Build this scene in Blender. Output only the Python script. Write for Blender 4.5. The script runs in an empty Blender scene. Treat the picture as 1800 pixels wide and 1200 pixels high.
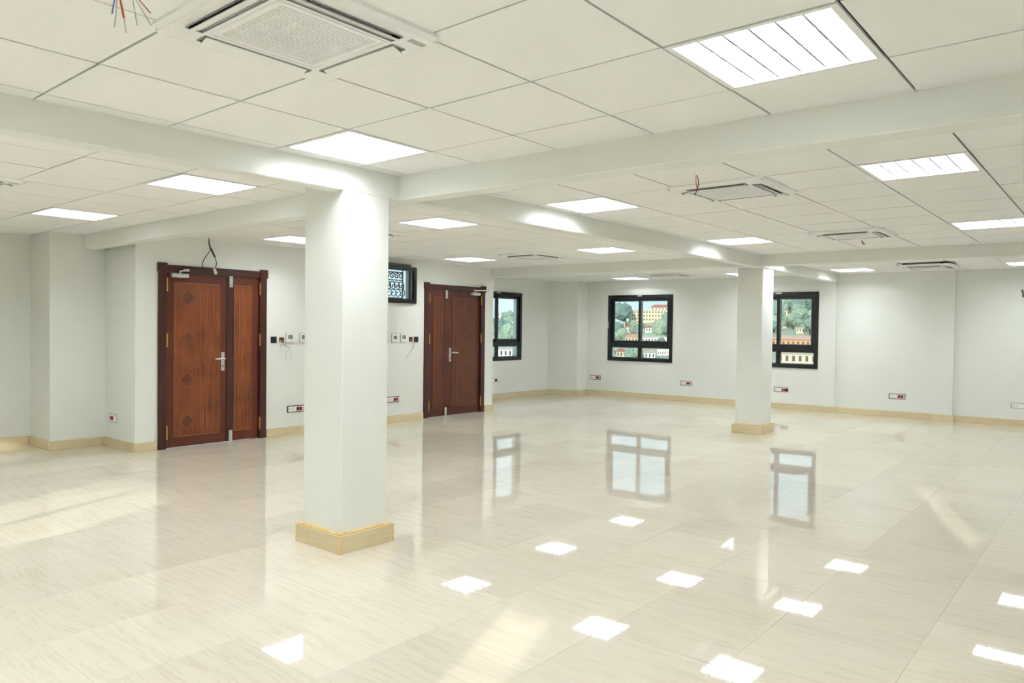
import bpy, bmesh, math, random
from mathutils import Vector, Matrix, noise

scene = bpy.context.scene
col = scene.collection

# ------------------------------------------------------------------ camera
CAM = Vector((-1.7767, -2.5070, 1.4407))
cF = Vector((0.76647, 0.641994, -0.0191624))
cR = Vector((0.642243, -0.766405, 0.0121333))
cU = Vector((0.0068967, 0.0216068, 0.9997428))
cd = bpy.data.cameras.new('camera')
cd.sensor_width = 36.0
cd.lens = 25.918
cd.clip_start = 0.05
cd.clip_end = 2000
cam = bpy.data.objects.new('camera', cd)
col.objects.link(cam)
cam.matrix_world = Matrix(((cR.x, cU.x, -cF.x, CAM.x), (cR.y, cU.y, -cF.y, CAM.y), (cR.z, cU.z, -cF.z, CAM.z), (0, 0, 0, 1)))
scene.camera = cam

# ------------------------------------------------------------------ sky, sun, exposure
world = bpy.data.worlds.new('sky')
scene.world = world
world.use_nodes = True
nt = world.node_tree
nt.nodes.clear()
wo = nt.nodes.new('ShaderNodeOutputWorld')
bg = nt.nodes.new('ShaderNodeBackground')
tc = nt.nodes.new('ShaderNodeTexCoord')
nz = nt.nodes.new('ShaderNodeTexNoise')
nz.inputs['Scale'].default_value = 3.0
nz.inputs['Detail'].default_value = 5.0
rp = nt.nodes.new('ShaderNodeValToRGB')
rp.color_ramp.elements[0].position = 0.35
rp.color_ramp.elements[0].color = (0.33, 0.49, 0.58, 1)
rp.color_ramp.elements[1].position = 0.70
rp.color_ramp.elements[1].color = (0.56, 0.65, 0.69, 1)
nt.links.new(tc.outputs['Generated'], nz.inputs['Vector'])
nt.links.new(nz.outputs['Fac'], rp.inputs['Fac'])
nt.links.new(rp.outputs['Color'], bg.inputs['Color'])
bg.inputs['Strength'].default_value = 1.0
nt.links.new(bg.outputs['Background'], wo.inputs['Surface'])

SUN_DIR = Vector((1.0, 0.38, -0.327)).normalized()
sd = bpy.data.lights.new('sun', 'SUN')
sd.energy = 2.0
sd.angle = math.radians(0.6)
sd.color = (1.0, 0.93, 0.80)
sun = bpy.data.objects.new('sun', sd)
col.objects.link(sun)
sun.rotation_euler = SUN_DIR.to_track_quat('-Z', 'Y').to_euler()
sun.location = (-30, -10, 12)

TUBE_EMISSION = 19.0
vs = scene.view_settings
vs.view_transform = 'Standard'
vs.look = 'None'
vs.exposure = 1.0
vs.gamma = 1.0
vs.use_curve_mapping = False
try:
    scene.cycles.max_bounces = 8
    scene.cycles.diffuse_bounces = 4
    scene.cycles.glossy_bounces = 3
    scene.cycles.transparent_max_bounces = 8
    scene.cycles.caustics_reflective = False
    scene.cycles.caustics_refractive = False
    scene.cycles.sample_clamp_indirect = 6.0
    scene.cycles.use_denoising = True
    scene.cycles.use_adaptive_sampling = True
    scene.cycles.adaptive_threshold = 0.1
    scene.cycles.adaptive_min_samples = 16
except Exception:
    pass

HC = 2.4494          # suspended ceiling
random.seed(7)

# ------------------------------------------------------------------ materials
MATS = {}


def srgb(r, g, b):
    f = lambda c: (c / 255 / 12.92) if c / 255 <= 0.04045 else ((c / 255 + 0.055) / 1.055) ** 2.4
    return (f(r), f(g), f(b), 1)


def new_mat(name):
    m = bpy.data.materials.new(name)
    m.use_nodes = True
    t = m.node_tree
    b = t.nodes.get('Principled BSDF')
    MATS[name] = m
    return m, t, b


def plain(name, color, rough=0.6, metal=0.0, vary=0.06, scale=8.0, bump=0.0, bscale=60.0, spec=0.5):
    """Principled with a soft noise variation of the colour and optional fine relief."""
    m, t, b = new_mat(name)
    n = t.nodes.new('ShaderNodeTexNoise')
    n.inputs['Scale'].default_value = scale
    n.inputs['Detail'].default_value = 4
    c = t.nodes.new('ShaderNodeTexCoord')
    t.links.new(c.outputs['Object'], n.inputs['Vector'])
    mx = t.nodes.new('ShaderNodeMix')
    mx.data_type = 'RGBA'
    mx.inputs['A'].default_value = tuple(max(0, x * (1 - vary)) for x in color[:3]) + (1,)
    mx.inputs['B'].default_value = tuple(min(1, x * (1 + vary)) for x in color[:3]) + (1,)
    t.links.new(n.outputs['Fac'], mx.inputs['Factor'])
    t.links.new(mx.outputs['Result'], b.inputs['Base Color'])
    b.inputs['Roughness'].default_value = rough
    b.inputs['Metallic'].default_value = metal
    b.inputs['Specular IOR Level'].default_value = spec
    if bump:
        n2 = t.nodes.new('ShaderNodeTexNoise')
        n2.inputs['Scale'].default_value = bscale
        n2.inputs['Detail'].default_value = 3
        t.links.new(c.outputs['Object'], n2.inputs['Vector'])
        bp = t.nodes.new('ShaderNodeBump')
        bp.inputs['Strength'].default_value = bump
        bp.inputs['Distance'].default_value = 0.01
        t.links.new(n2.outputs['Fac'], bp.inputs['Height'])
        t.links.new(bp.outputs['Normal'], b.inputs['Normal'])
    return m


plain('wall_paint', (0.86, 0.875, 0.815), 0.55, vary=0.025, scale=1.2, bump=0.05, bscale=35, spec=0.3)
plain('column_paint', (0.87, 0.885, 0.835), 0.5, vary=0.02, scale=2.0, bump=0.05, bscale=25, spec=0.3)
plain('beam_paint', (0.87, 0.885, 0.83), 0.5, vary=0.02, scale=2.0, bump=0.03, bscale=25, spec=0.3)
plain('ceiling_tile', (0.955, 0.955, 0.935), 0.8, vary=0.02, scale=30, bump=0.15, bscale=260, spec=0.15)
plain('grid_dark', (0.012, 0.012, 0.014), 0.6)
plain('ceiling_void', (0.05, 0.05, 0.05), 0.9)
plain('white_metal', (0.86, 0.87, 0.84), 0.35, vary=0.01)
plain('louvre_white', (0.85, 0.85, 0.83), 0.3, vary=0.01)
plain('louvre_satin', (0.34, 0.34, 0.33), 0.35, vary=0.02)
plain('plastic_white', (0.94, 0.94, 0.92), 0.35, vary=0.015)
plain('plastic_offwhite', (0.74, 0.75, 0.70), 0.4, vary=0.02)
plain('slot_dark', (0.30, 0.31, 0.30), 0.5)
plain('slot_grey', (0.42, 0.44, 0.41), 0.5)
plain('black_alu', (0.012, 0.014, 0.015), 0.32, vary=0.2, scale=15)
plain('black_plastic', (0.02, 0.022, 0.022), 0.35)
plain('gasket_grey', (0.16, 0.18, 0.18), 0.5)
plain('red_plastic', (0.42, 0.015, 0.015), 0.35)
plain('red_dark', (0.12, 0.008, 0.008), 0.5)
plain('box_brown', (0.11, 0.03, 0.022), 0.7)
plain('lcd_grey', (0.20, 0.25, 0.22), 0.25)
plain('chrome', (0.72, 0.73, 0.73), 0.22, metal=1.0, vary=0.04)
plain('satin_steel', (0.60, 0.59, 0.55), 0.32, metal=1.0, vary=0.05)
plain('silver_paint', (0.62, 0.63, 0.62), 0.35, metal=0.4)
plain('brass', (0.62, 0.36, 0.10), 0.32, metal=0.9)
plain('iron_grey', (0.11, 0.12, 0.11), 0.5, metal=0.0, vary=0.3, scale=30)
plain('grout_yellow', (0.78, 0.56, 0.24), 0.6, vary=0.15, scale=25)
plain('grout_joint', (0.72, 0.66, 0.54), 0.7)
plain('cable_black', (0.02, 0.02, 0.02), 0.45)
plain('wire_red', (0.55, 0.10, 0.06), 0.45)
plain('wire_blue', (0.18, 0.30, 0.62), 0.45)
plain('wire_grey', (0.50, 0.50, 0.46), 0.45)
plain('wire_brown', (0.16, 0.06, 0.04), 0.45)
plain('connector', (0.72, 0.62, 0.42), 0.5)
plain('label_white', (0.75, 0.76, 0.74), 0.5)


def wood(name, c1, c2, rough=0.38, xs=18.0, zs=1.2):
    m, t, b = new_mat(name)
    c = t.nodes.new('ShaderNodeTexCoord')
    mp = t.nodes.new('ShaderNodeMapping')
    mp.inputs['Scale'].default_value = (xs, xs, zs)
    n = t.nodes.new('ShaderNodeTexNoise')
    n.inputs['Scale'].default_value = 3.0
    n.inputs['Detail'].default_value = 6
    n.inputs['Distortion'].default_value = 0.6
    n2 = t.nodes.new('ShaderNodeTexNoise')
    n2.inputs['Scale'].default_value = 3.2
    n2.inputs['Detail'].default_value = 2
    t.links.new(c.outputs['Object'], mp.inputs['Vector'])
    t.links.new(mp.outputs['Vector'], n.inputs['Vector'])
    t.links.new(c.outputs['Object'], n2.inputs['Vector'])
    ad = t.nodes.new('ShaderNodeMath')
    ad.operation = 'ADD'
    t.links.new(n.outputs['Fac'], ad.inputs[0])
    t.links.new(n2.outputs['Fac'], ad.inputs[1])
    r = t.nodes.new('ShaderNodeMapRange')
    r.inputs['From Min'].default_value = 0.7
    r.inputs['From Max'].default_value = 1.3
    t.links.new(ad.outputs[0], r.inputs['Value'])
    mx = t.nodes.new('ShaderNodeMix')
    mx.data_type = 'RGBA'
    mx.inputs['A'].default_value = c1 + (1,)
    mx.inputs['B'].default_value = c2 + (1,)
    t.links.new(r.outputs['Result'], mx.inputs['Factor'])
    t.links.new(mx.outputs['Result'], b.inputs['Base Color'])
    b.inputs['Roughness'].default_value = rough
    return m


wood('wood_panel', (0.135, 0.030, 0.010), (0.30, 0.075, 0.020))
wood('wood_stile', (0.085, 0.018, 0.009), (0.15, 0.030, 0.013))
wood('wood_frame', (0.035, 0.010, 0.007), (0.075, 0.018, 0.012))
wood('wood_diamond', (0.10, 0.023, 0.009), (0.22, 0.052, 0.017))
wood('wood_panel_b', (0.085, 0.022, 0.010), (0.145, 0.038, 0.016))
wood('wood_stile_b', (0.062, 0.015, 0.009), (0.095, 0.022, 0.012))
wood('wood_diamond_b', (0.065, 0.016, 0.009), (0.105, 0.026, 0.012))
plain('wood_bead', (0.36, 0.13, 0.055), 0.35)
plain('wood_bead_b', (0.20, 0.06, 0.028), 0.35)


def marble(name, base, vein, warm, rough, bump, per_object=True, vec=(26.0, 1.6, 8.0)):
    """Cream limestone with thin wavy veins that run along the slab; each slab has its own tone and vein layout."""
    m, t, b = new_mat(name)
    L = t.links.new
    c = t.nodes.new('ShaderNodeTexCoord')
    oi = t.nodes.new('ShaderNodeObjectInfo')
    off = t.nodes.new('ShaderNodeVectorMath')
    off.operation = 'MULTIPLY'
    cmb = t.nodes.new('ShaderNodeCombineXYZ')
    for k in range(3):
        L(oi.outputs['Random'], cmb.inputs[k])
    L(cmb.outputs[0], off.inputs[0])
    off.inputs[1].default_value = (37.0, 53.0, 11.0)
    add = t.nodes.new('ShaderNodeVectorMath')
    add.operation = 'ADD'
    L(c.outputs['Object'], add.inputs[0])
    L(off.outputs[0], add.inputs[1])
    # warp
    wn = t.nodes.new('ShaderNodeTexNoise')
    wn.inputs['Scale'].default_value = 2.6
    wn.inputs['Detail'].default_value = 3
    L(add.outputs[0], wn.inputs['Vector'])
    sc = t.nodes.new('ShaderNodeVectorMath')
    sc.operation = 'SCALE'
    sc.inputs['Scale'].default_value = 0.07
    L(wn.outputs['Color'], sc.inputs[0])
    wp = t.nodes.new('ShaderNodeVectorMath')
    wp.operation = 'ADD'
    L(add.outputs[0], wp.inputs[0])
    L(sc.outputs[0], wp.inputs[1])
    mp = t.nodes.new('ShaderNodeMapping')
    mp.inputs['Scale'].default_value = vec
    L(wp.outputs[0], mp.inputs['Vector'])
    v = t.nodes.new('ShaderNodeTexNoise')
    v.inputs['Scale'].default_value = 1.0
    v.inputs['Detail'].default_value = 5
    v.inputs['Roughness'].default_value = 0.65
    L(mp.outputs[0], v.inputs['Vector'])
    # thin lines where the noise crosses its middle
    sb = t.nodes.new('ShaderNodeMath')
    sb.operation = 'SUBTRACT'
    sb.inputs[1].default_value = 0.5
    L(v.outputs['Fac'], sb.inputs[0])
    ab = t.nodes.new('ShaderNodeMath')
    ab.operation = 'ABSOLUTE'
    L(sb.outputs[0], ab.inputs[0])
    mr = t.nodes.new('ShaderNodeMapRange')
    mr.inputs['From Min'].default_value = 0.0
    mr.inputs['From Max'].default_value = 0.035
    mr.inputs['To Min'].default_value = 0.55
    mr.inputs['To Max'].default_value = 0.0
    L(ab.outputs[0], mr.inputs['Value'])
    # cloud
    cl = t.nodes.new('ShaderNodeTexNoise')
    cl.inputs['Scale'].default_value = 1.7
    cl.inputs['Detail'].default_value = 3
    L(add.outputs[0], cl.inputs['Vector'])
    m1 = t.nodes.new('ShaderNodeMix')
    m1.data_type = 'RGBA'
    m1.inputs['A'].default_value = base + (1,)
    m1.inputs['B'].default_value = warm + (1,)
    L(cl.outputs['Fac'], m1.inputs['Factor'])
    mul = t.nodes.new('ShaderNodeMath')
    mul.operation = 'MULTIPLY'
    L(mr.outputs['Result'], mul.inputs[0])
    L(cl.outputs['Fac'], mul.inputs[1])
    m2 = t.nodes.new('ShaderNodeMix')
    m2.data_type = 'RGBA'
    L(m1.outputs['Result'], m2.inputs['A'])
    m2.inputs['B'].default_value = vein + (1,)
    L(mul.outputs[0], m2.inputs['Factor'])
    hs = t.nodes.new('ShaderNodeHueSaturation')
    L(m2.outputs['Result'], hs.inputs['Color'])
    vr = t.nodes.new('ShaderNodeMapRange')
    vr.inputs['To Min'].default_value = 0.94
    vr.inputs['To Max'].default_value = 1.05
    L(oi.outputs['Random'], vr.inputs['Value'])
    L(vr.outputs['Result'], hs.inputs['Value'])
    L(hs.outputs['Color'], b.inputs['Base Color'])
    b.inputs['Roughness'].default_value = rough
    b.inputs['IOR'].default_value = 1.55
    if bump:
        bn = t.nodes.new('ShaderNodeTexNoise')
        bn.inputs['Scale'].default_value = 2.2
        bn.inputs['Detail'].default_value = 1
        L(add.outputs[0], bn.inputs['Vector'])
        bp = t.nodes.new('ShaderNodeBump')
        bp.inputs['Strength'].default_value = bump
        bp.inputs['Distance'].default_value = 0.004
        L(bn.outputs['Fac'], bp.inputs['Height'])
        L(bp.outputs['Normal'], b.inputs['Normal'])
    return m


marble('floor_marble', (0.735, 0.67, 0.555), (0.45, 0.35, 0.25), (0.68, 0.61, 0.485), 0.03, 0.05, vec=(21.0, 0.8, 8.0))
marble('skirting_marble', (0.78, 0.68, 0.45), (0.55, 0.40, 0.20), (0.70, 0.57, 0.34), 0.18, 0.0, vec=(4.0, 4.0, 40.0))


def glass(name, tint, gloss=0.07):
    m, t, b = new_mat(name)
    t.nodes.remove(b)
    o = t.nodes['Material Output']
    tr = t.nodes.new('ShaderNodeBsdfTransparent')
    tr.inputs['Color'].default_value = tint + (1,)
    gl = t.nodes.new('ShaderNodeBsdfGlossy')
    gl.inputs['Roughness'].default_value = 0.02
    mx = t.nodes.new('ShaderNodeMixShader')
    mx.inputs['Fac'].default_value = gloss
    t.links.new(tr.outputs[0], mx.inputs[1])
    t.links.new(gl.outputs[0], mx.inputs[2])
    t.links.new(mx.outputs[0], o.inputs['Surface'])
    return m


glass('window_glass', (0.95, 0.98, 0.97), 0.045)


def emis(name, color, strength):
    m, t, b = new_mat(name)
    b.inputs['Base Color'].default_value = (0.9, 0.9, 0.9, 1)
    b.inputs['Emission Color'].default_value = color + (1,)
    b.inputs['Emission Strength'].default_value = strength
    n = t.nodes.new('ShaderNodeTexNoise')     # slight unevenness along a fluorescent tube
    n.inputs['Scale'].default_value = 2.0
    mr = t.nodes.new('ShaderNodeMapRange')
    mr.inputs['To Min'].default_value = strength * 0.96
    mr.inputs['To Max'].default_value = strength * 1.04
    t.links.new(n.outputs['Fac'], mr.inputs['Value'])
    t.links.new(mr.outputs['Result'], b.inputs['Emission Strength'])
    return m


emis('tube_light', (0.86, 0.925, 1.0), TUBE_EMISSION)

# outdoors
plain('leaf_haze_dark', (0.16, 0.24, 0.21), 0.8, vary=0.5, scale=0.6)  # leaf colours have distance haze mixed in, paler and bluer
plain('leaf_haze_mid', (0.25, 0.33, 0.26), 0.8, vary=0.5, scale=0.6)
plain('leaf_haze_light', (0.32, 0.40, 0.30), 0.8, vary=0.4, scale=0.6)
plain('bark', (0.10, 0.075, 0.05), 0.9)
plain('hill_green', (0.36, 0.40, 0.30), 0.9, vary=0.5, scale=0.05)
plain('wall_cream', (0.74, 0.64, 0.44), 0.8, vary=0.08, scale=0.3)
plain('wall_white', (0.78, 0.78, 0.74), 0.8, vary=0.06, scale=0.3)
plain('wall_beige', (0.62, 0.54, 0.42), 0.8, vary=0.08, scale=0.3)
plain('wall_orange', (0.70, 0.36, 0.18), 0.8, vary=0.08, scale=0.3)
plain('roof_red', (0.45, 0.15, 0.10), 0.8, vary=0.2, scale=0.5)
plain('roof_pink', (0.58, 0.36, 0.30), 0.8, vary=0.15, scale=0.5)
plain('roof_grey', (0.42, 0.40, 0.37), 0.8, vary=0.15, scale=0.5)
plain('roof_orange', (0.60, 0.30, 0.16), 0.8, vary=0.15, scale=0.5)
plain('pane_dark', (0.06, 0.07, 0.08), 0.3)


# ------------------------------------------------------------------ mesh helpers
class MB:
    def __init__(self):
        self.v, self.f = [], []

    def box(self, x0, y0, z0, x1, y1, z1):
        n = len(self.v)
        self.v += [(x0, y0, z0), (x1, y0, z0), (x1, y1, z0), (x0, y1, z0), (x0, y0, z1), (x1, y0, z1), (x1, y1, z1), (x0, y1, z1)]
        self.f += [tuple(n + i for i in q) for q in ((3, 2, 1, 0), (4, 5, 6, 7), (0, 1, 5, 4), (1, 2, 6, 5), (2, 3, 7, 6), (3, 0, 4, 7))]
        return self

    def prism(self, poly, z0, z1):
        """poly counter-clockwise in xy"""
        n, k = len(self.v), len(poly)
        self.v += [(x, y, z0) for x, y in poly] + [(x, y, z1) for x, y in poly]
        self.f.append(tuple(n + i for i in reversed(range(k))))
        self.f.append(tuple(n + k + i for i in range(k)))
        for i in range(k):
            j = (i + 1) % k
            self.f.append((n + i, n + j, n + k + j, n + k + i))
        return self

    def prism_y(self, poly, y0, y1):
        """poly in xz, extruded along y (front face at y0)"""
        n, k = len(self.v), len(poly)
        self.v += [(x, y0, z) for x, z in poly] + [(x, y1, z) for x, z in poly]
        self.f.append(tuple(n + i for i in range(k)))
        self.f.append(tuple(n + k + i for i in reversed(range(k))))
        for i in range(k):
            j = (i + 1) % k
            self.f.append((n + j, n + i, n + k + i, n + k + j))
        return self

    def bar(self, a, b, w, y0, y1):
        """a straight bar in the xz plane from a to b, width w, between y0 and y1"""
        ax, az = a
        bx, bz = b
        l = math.hypot(bx - ax, bz - az)
        px, pz = -(bz - az) / l * w / 2, (bx - ax) / l * w / 2
        return self.prism_y([(ax - px, az - pz), (bx - px, bz - pz), (bx + px, bz + pz), (ax + px, az + pz)], y0, y1)

    def tube(self, pts, r, n=6, r1=None):
        pts = [Vector(q) for q in pts]
        base = len(self.v)
        up = Vector((0.13, 0.27, 0.95))
        for i, q in enumerate(pts):
            d = (pts[min(i + 1, len(pts) - 1)] - pts[max(i - 1, 0)]).normalized()
            a = d.cross(up)
            if a.length < 0.05:
                a = d.cross(Vector((1, 0, 0)))
            a.normalize()
            b = d.cross(a)
            rr = r if r1 is None else r + (r1 - r) * i / (len(pts) - 1)
            for k in range(n):
                t = 2 * math.pi * k / n
                self.v.append(tuple(q + a * (rr * math.cos(t)) + b * (rr * math.sin(t))))
        for i in range(len(pts) - 1):
            for k in range(n):
                k2 = (k + 1) % n
                self.f.append((base + i * n + k, base + (i + 1) * n + k, base + (i + 1) * n + k2, base + i * n + k2))
        self.f.append(tuple(base + k for k in range(n)))
        e = base + (len(pts) - 1) * n
        self.f.append(tuple(e + k for k in reversed(range(n))))
        return self

    def mesh(self, name, mat, bevel=0.0, smooth=False, seg=1):
        me = bpy.data.meshes.new(name)
        me.from_pydata(self.v, [], self.f)
        bm = bmesh.new()
        bm.from_mesh(me)
        bmesh.ops.recalc_face_normals(bm, faces=bm.faces)
        if bevel:
            bmesh.ops.bevel(bm, geom=bm.edges[:], offset=bevel, segments=seg, affect='EDGES', clamp_overlap=True)
        bm.to_mesh(me)
        bm.free()
        if smooth:
            for pl in me.polygons:
                pl.use_smooth = True
        me.materials.append(MATS[mat])
        return me

    def build(self, name, mat, parent=None, loc=(0, 0, 0), rz=0.0, bevel=0.0, smooth=False, seg=1):
        return link(name, self.mesh(name, mat, bevel, smooth, seg), parent, loc, rz)


def link(name, data, parent=None, loc=(0, 0, 0), rz=0.0):
    o = bpy.data.objects.new(name, data)
    col.objects.link(o)
    o.location = loc
    o.rotation_euler = (0, 0, rz)
    o.parent = parent
    return o


def tag(o, label=None, cat=None, group=None, kind=None):
    if label:
        o['label'] = label
    if cat:
        o['category'] = cat
    if group:
        o['group'] = group
    if kind:
        o['kind'] = kind
    return o


def thing(name, label, cat, loc=(0, 0, 0), rz=0.0, group=None, kind=None):
    return tag(link(name, None, None, loc, rz), label, cat, group, kind)


def struct(o, label=None):
    o['kind'] = 'structure'
    if label:
        o['label'] = label
    return o


def copy_tree(o, parent=None):
    c = o.copy()
    col.objects.link(c)
    c.parent = parent
    for ch in list(o.children):
        copy_tree(ch, c)
    return c


def smooth_path(pts, n=5):
    """Catmull-Rom through the points"""
    P = [Vector(q) for q in pts]
    P = [P[0] * 2 - P[1]] + P + [P[-1] * 2 - P[-2]]
    out = []
    for i in range(1, len(P) - 2):
        a, b, c, d = P[i - 1:i + 3]
        for k in range(n):
            t = k / n
            out.append(0.5 * ((2 * b) + (c - a) * t + (2 * a - 5 * b + 4 * c - d) * t * t + (3 * b - a - 3 * c + d) * t ** 3))
    out.append(P[-2])
    return out


def holed(mb, x0, x1, z0, z1, y0, y1, holes):
    """wall slab with rectangular openings, in xz with thickness y0..y1"""
    xs = sorted({x0, x1} | {h[0] for h in holes} | {h[1] for h in holes})
    for a, b in zip(xs[:-1], xs[1:]):
        m = (a + b) / 2
        cuts = sorted((h[2], h[3]) for h in holes if h[0] < m < h[1])
        z = z0
        for c, d in cuts:
            if c > z + 1e-6:
                mb.box(a, y0, z, b, y1, c)
            z = d
        if z < z1 - 1e-6:
            mb.box(a, y0, z, b, y1, z1)
    return mb


# ------------------------------------------------------------------ room layout
YD = 5.93                       # wall with the two doors
XW0, YW0 = 11.70, 6.62          # start of the wall with the windows
WROT = math.radians(-90 + 2.538)
wdir = Vector((math.cos(WROT), math.sin(WROT)))
wout = Vector((-math.sin(WROT), math.cos(WROT)))
XB, YR = -5.0, -3.3             # walls behind the camera


def on_back(s, d=0.0):
    q = Vector((XW0, YW0)) + wdir * s + wout * d
    return q.x, q.y


ZTOP = HC + 0.10
# ---- floor
floor = struct(MB().box(XB - 0.3, YR - 0.3, -0.25, 12.6, 7.7, -0.0035).build('floor', 'grout_joint'), 'polished cream marble floor laid in long slabs')
slab_cache = {}
SL, SW = 1.2, 0.6


def slab_mesh(w, h):
    k = (round(w, 3), round(h, 3))
    if k not in slab_cache:
        g = 0.0004
        slab_cache[k] = MB().box(-w / 2 + g, -h / 2 + g, -0.02, w / 2 - g, h / 2 - g, 0).mesh('marble_slab', 'floor_marble')
    return slab_cache[k]


j = math.floor(YR / SW)
while j * SW < 7.4:
    y0, y1 = max(j * SW, YR), min((j + 1) * SW, 7.4)
    off = 0.6 if (j % 2) else 0.0
    i = math.floor((XB - off) / SL)
    while i * SL + off < 12.35:
        x0, x1 = max(i * SL + off, XB), min((i + 1) * SL + off, 12.35)
        i += 1
        if x1 - x0 < 0.02 or y1 - y0 < 0.02:
            continue
        if y0 > 6.05 and 2.0 < x0 and x1 < 7.7:
            continue
        if x1 < 0.3 and y0 > 6.3 and x1 < -2.5:
            continue
        o = link('marble_slab', slab_mesh(x1 - x0, y1 - y0), floor, ((x0 + x1) / 2, (y0 + y1) / 2, 0))
        o.rotation_euler = (random.gauss(0, 0.0004), random.gauss(0, 0.0003), math.pi * random.randint(0, 1))
    j += 1

# ---- wall with the doors, with the two steps at its left end
D1, D2 = 2.7275, 6.852          # door centres
mb = MB()
SWIN = (5.215, 5.945, 1.805, 2.325)
holed(mb, 2.0, 7.78, 0, ZTOP, YD, YD + 0.2, [(D1 - 0.66, D1 + 0.66, 0, 2.09), (D2 - 0.68, D2 + 0.68, 0, 2.09), SWIN])
mb.box(7.58, YD + 0.2, 0, 7.78, 7.5, ZTOP)
mb.box(1.80, YD, 0, 2.0, 6.74, ZTOP)
mb.box(1.22, 6.74, 0, 2.0, 7.6, ZTOP)
mb.box(XB - 0.2, 7.38, 0, 1.22, 7.6, ZTOP)
struct(mb.build('wall_left', 'wall_paint'), 'white wall with the two wooden doors')

# ---- niche wall with window 1 and the corner pier
W1 = (8.66, 10.157)
mb = MB()
holed(mb, 7.78, 11.10, 0, ZTOP, 7.24, 7.46, [(W1[0], W1[1], 0.765, 2.155)])
mb.prism([(11.08, 7.24), (11.31, 6.62), (11.95, 6.62), (11.95, 7.46), (11.08, 7.46)], 0, ZTOP)
struct(mb.build('wall_corner', 'wall_paint'), 'white wall behind the far door with a window')

# ---- wall with windows 2 and 3
S2 = (0.518, 2.015)
S3 = (3.42, 4.842)
P1 = (4.862, 5.150)
P2 = (6.680, 6.955)
mb = MB()
holed(mb, 0, 10.2, 0, ZTOP, 0, 0.24, [(S2[0], S2[1], 0.757, 2.15), (S3[0], S3[1], 0.757, 2.15)])
mb.box(0.0, -0.012, 2.292, P1[0], 0.0, ZTOP)
mb.box(P1[1], -0.012, 2.292, P2[0], 0.0, ZTOP)
mb.box(P2[1], -0.012, 2.292, 10.2, 0.0, ZTOP)
mb.box(P1[0], -0.055, 0, P1[1], 0, ZTOP)
mb.box(P2[0], -0.055, 0, P2[1], 0, ZTOP)
struct(mb.build('wall_back', 'wall_paint', None, (XW0, YW0, 0), WROT), 'white window wall with two shallow pilasters')

# ---- walls behind the camera, with windows of the same kind
mb = MB()
FRONT_W = [(1.70, 1.5), (4.72, 1.5), (-2.56, 0.55)]
holed(mb, 0, 11.0, 0, ZTOP, 0, 0.2, [(yc - YR - w / 2, yc - YR + w / 2, 0.757, 2.15) for yc, w in FRONT_W])
struct(mb.build('wall_front', 'wall_paint', None, (XB, YR, 0), math.pi / 2), 'white wall behind the camera')
RIGHT_W = [(-0.24, 1.0, 1.28, 2.11)]       # centre x, width, sill, head
mb = MB()
holed(mb, XB - 0.2, 12.6, 0, ZTOP, YR - 0.2, YR, [(c - w / 2, c + w / 2, z0, z1) for c, w, z0, z1 in RIGHT_W])
struct(mb.build('wall_right', 'wall_paint'), 'white wall on the right outside the view')

# ---- ceiling: void lid, T-bars, lay-in tiles
ceiling = struct(MB().box(XB - 0.3, YR - 0.3, HC + 0.11, 12.7, 7.7, HC + 0.2).build('ceiling', 'ceiling_void'), 'suspended ceiling of white mineral tiles on a dark grid')
G = 0.6
LIGHTS = {}
for gx in (0.9, 3.3, 6.3):
    for gy in (-1.5, 0.9, 2.7, 5.1):
        LIGHTS[(gx, gy)] = 1
for gx in (8.7, 11.1):
    for gy in (-1.4, 1.0, 2.8, 5.2):
        LIGHTS[(gx, gy)] = 1
for gx in (-1.5, -3.3):  # unseen fixtures added to brighten the near part of the room
    for gy in (-2.7, -1.5, 0.9, 2.7, 5.1):
        LIGHTS[(gx, gy)] = 1
ACS = [(-0.3, -0.3), (3.3, -0.3), (6.3, -0.3), (10.5, -0.2), (-0.3, 3.9), (3.3, 3.9), (6.3, 3.9), (10.5, 4.0)]
taken = set((round(a, 2), round(b, 2)) for a, b in list(LIGHTS) + ACS)
TX, TY = (1.62, 7.97), 1.36
gap = 0.0055
tiles = []
regions = [(XB, 1.62, YR, TY, 0.0), (XB, 1.62, TY, 7.38, 0.0), (1.62, 7.97, YR, TY, 0.0), (1.62, 7.97, TY, YD, 0.0),
           (7.97, 12.3, YR, TY, 0.1), (7.97, 12.0, TY, 7.24, 0.1)]
bars = []
for (rx0, rx1, ry0, ry1, oy) in regions:
    i0, i1 = math.floor(rx0 / G + 1e-6), math.ceil(rx1 / G - 1e-6)
    j0, j1 = math.floor((ry0 - oy) / G + 1e-6), math.ceil((ry1 - oy) / G - 1e-6)
    for i in range(i0, i1):
        for j in range(j0, j1):
            cx, cy = i * G + G / 2, j * G + G / 2 + oy
            if (round(cx, 2), round(cy, 2)) in taken:
                continue
            x0, x1 = max(i * G + gap, rx0), min((i + 1) * G - gap, rx1)
            y0, y1 = max(j * G + oy + gap, ry0), min((j + 1) * G + oy - gap, ry1)
            if x1 - x0 < 0.015 or y1 - y0 < 0.015:
                continue
            tiles.append((x0, x1, y0, y1))
    for i in range(i0, i1 + 1):
        if rx0 - 0.01 < i * G < rx1 + 0.01:
            bars.append((i * G - 0.012, ry0, i * G + 0.012, ry1))
    for j in range(j0, j1 + 1):
        if ry0 - 0.01 < j * G + oy < ry1 + 0.01:
            bars.append((rx0, j * G + oy - 0.012, rx1, j * G + oy + 0.012))


def in_view(x, y):
    d = Vector((x, y, HC)) - CAM
    z = d.dot(cF)
    return z > 0.1 and abs(d.dot(cR) / z) < 0.80 and d.dot(cU) / z < 0.56


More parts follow.
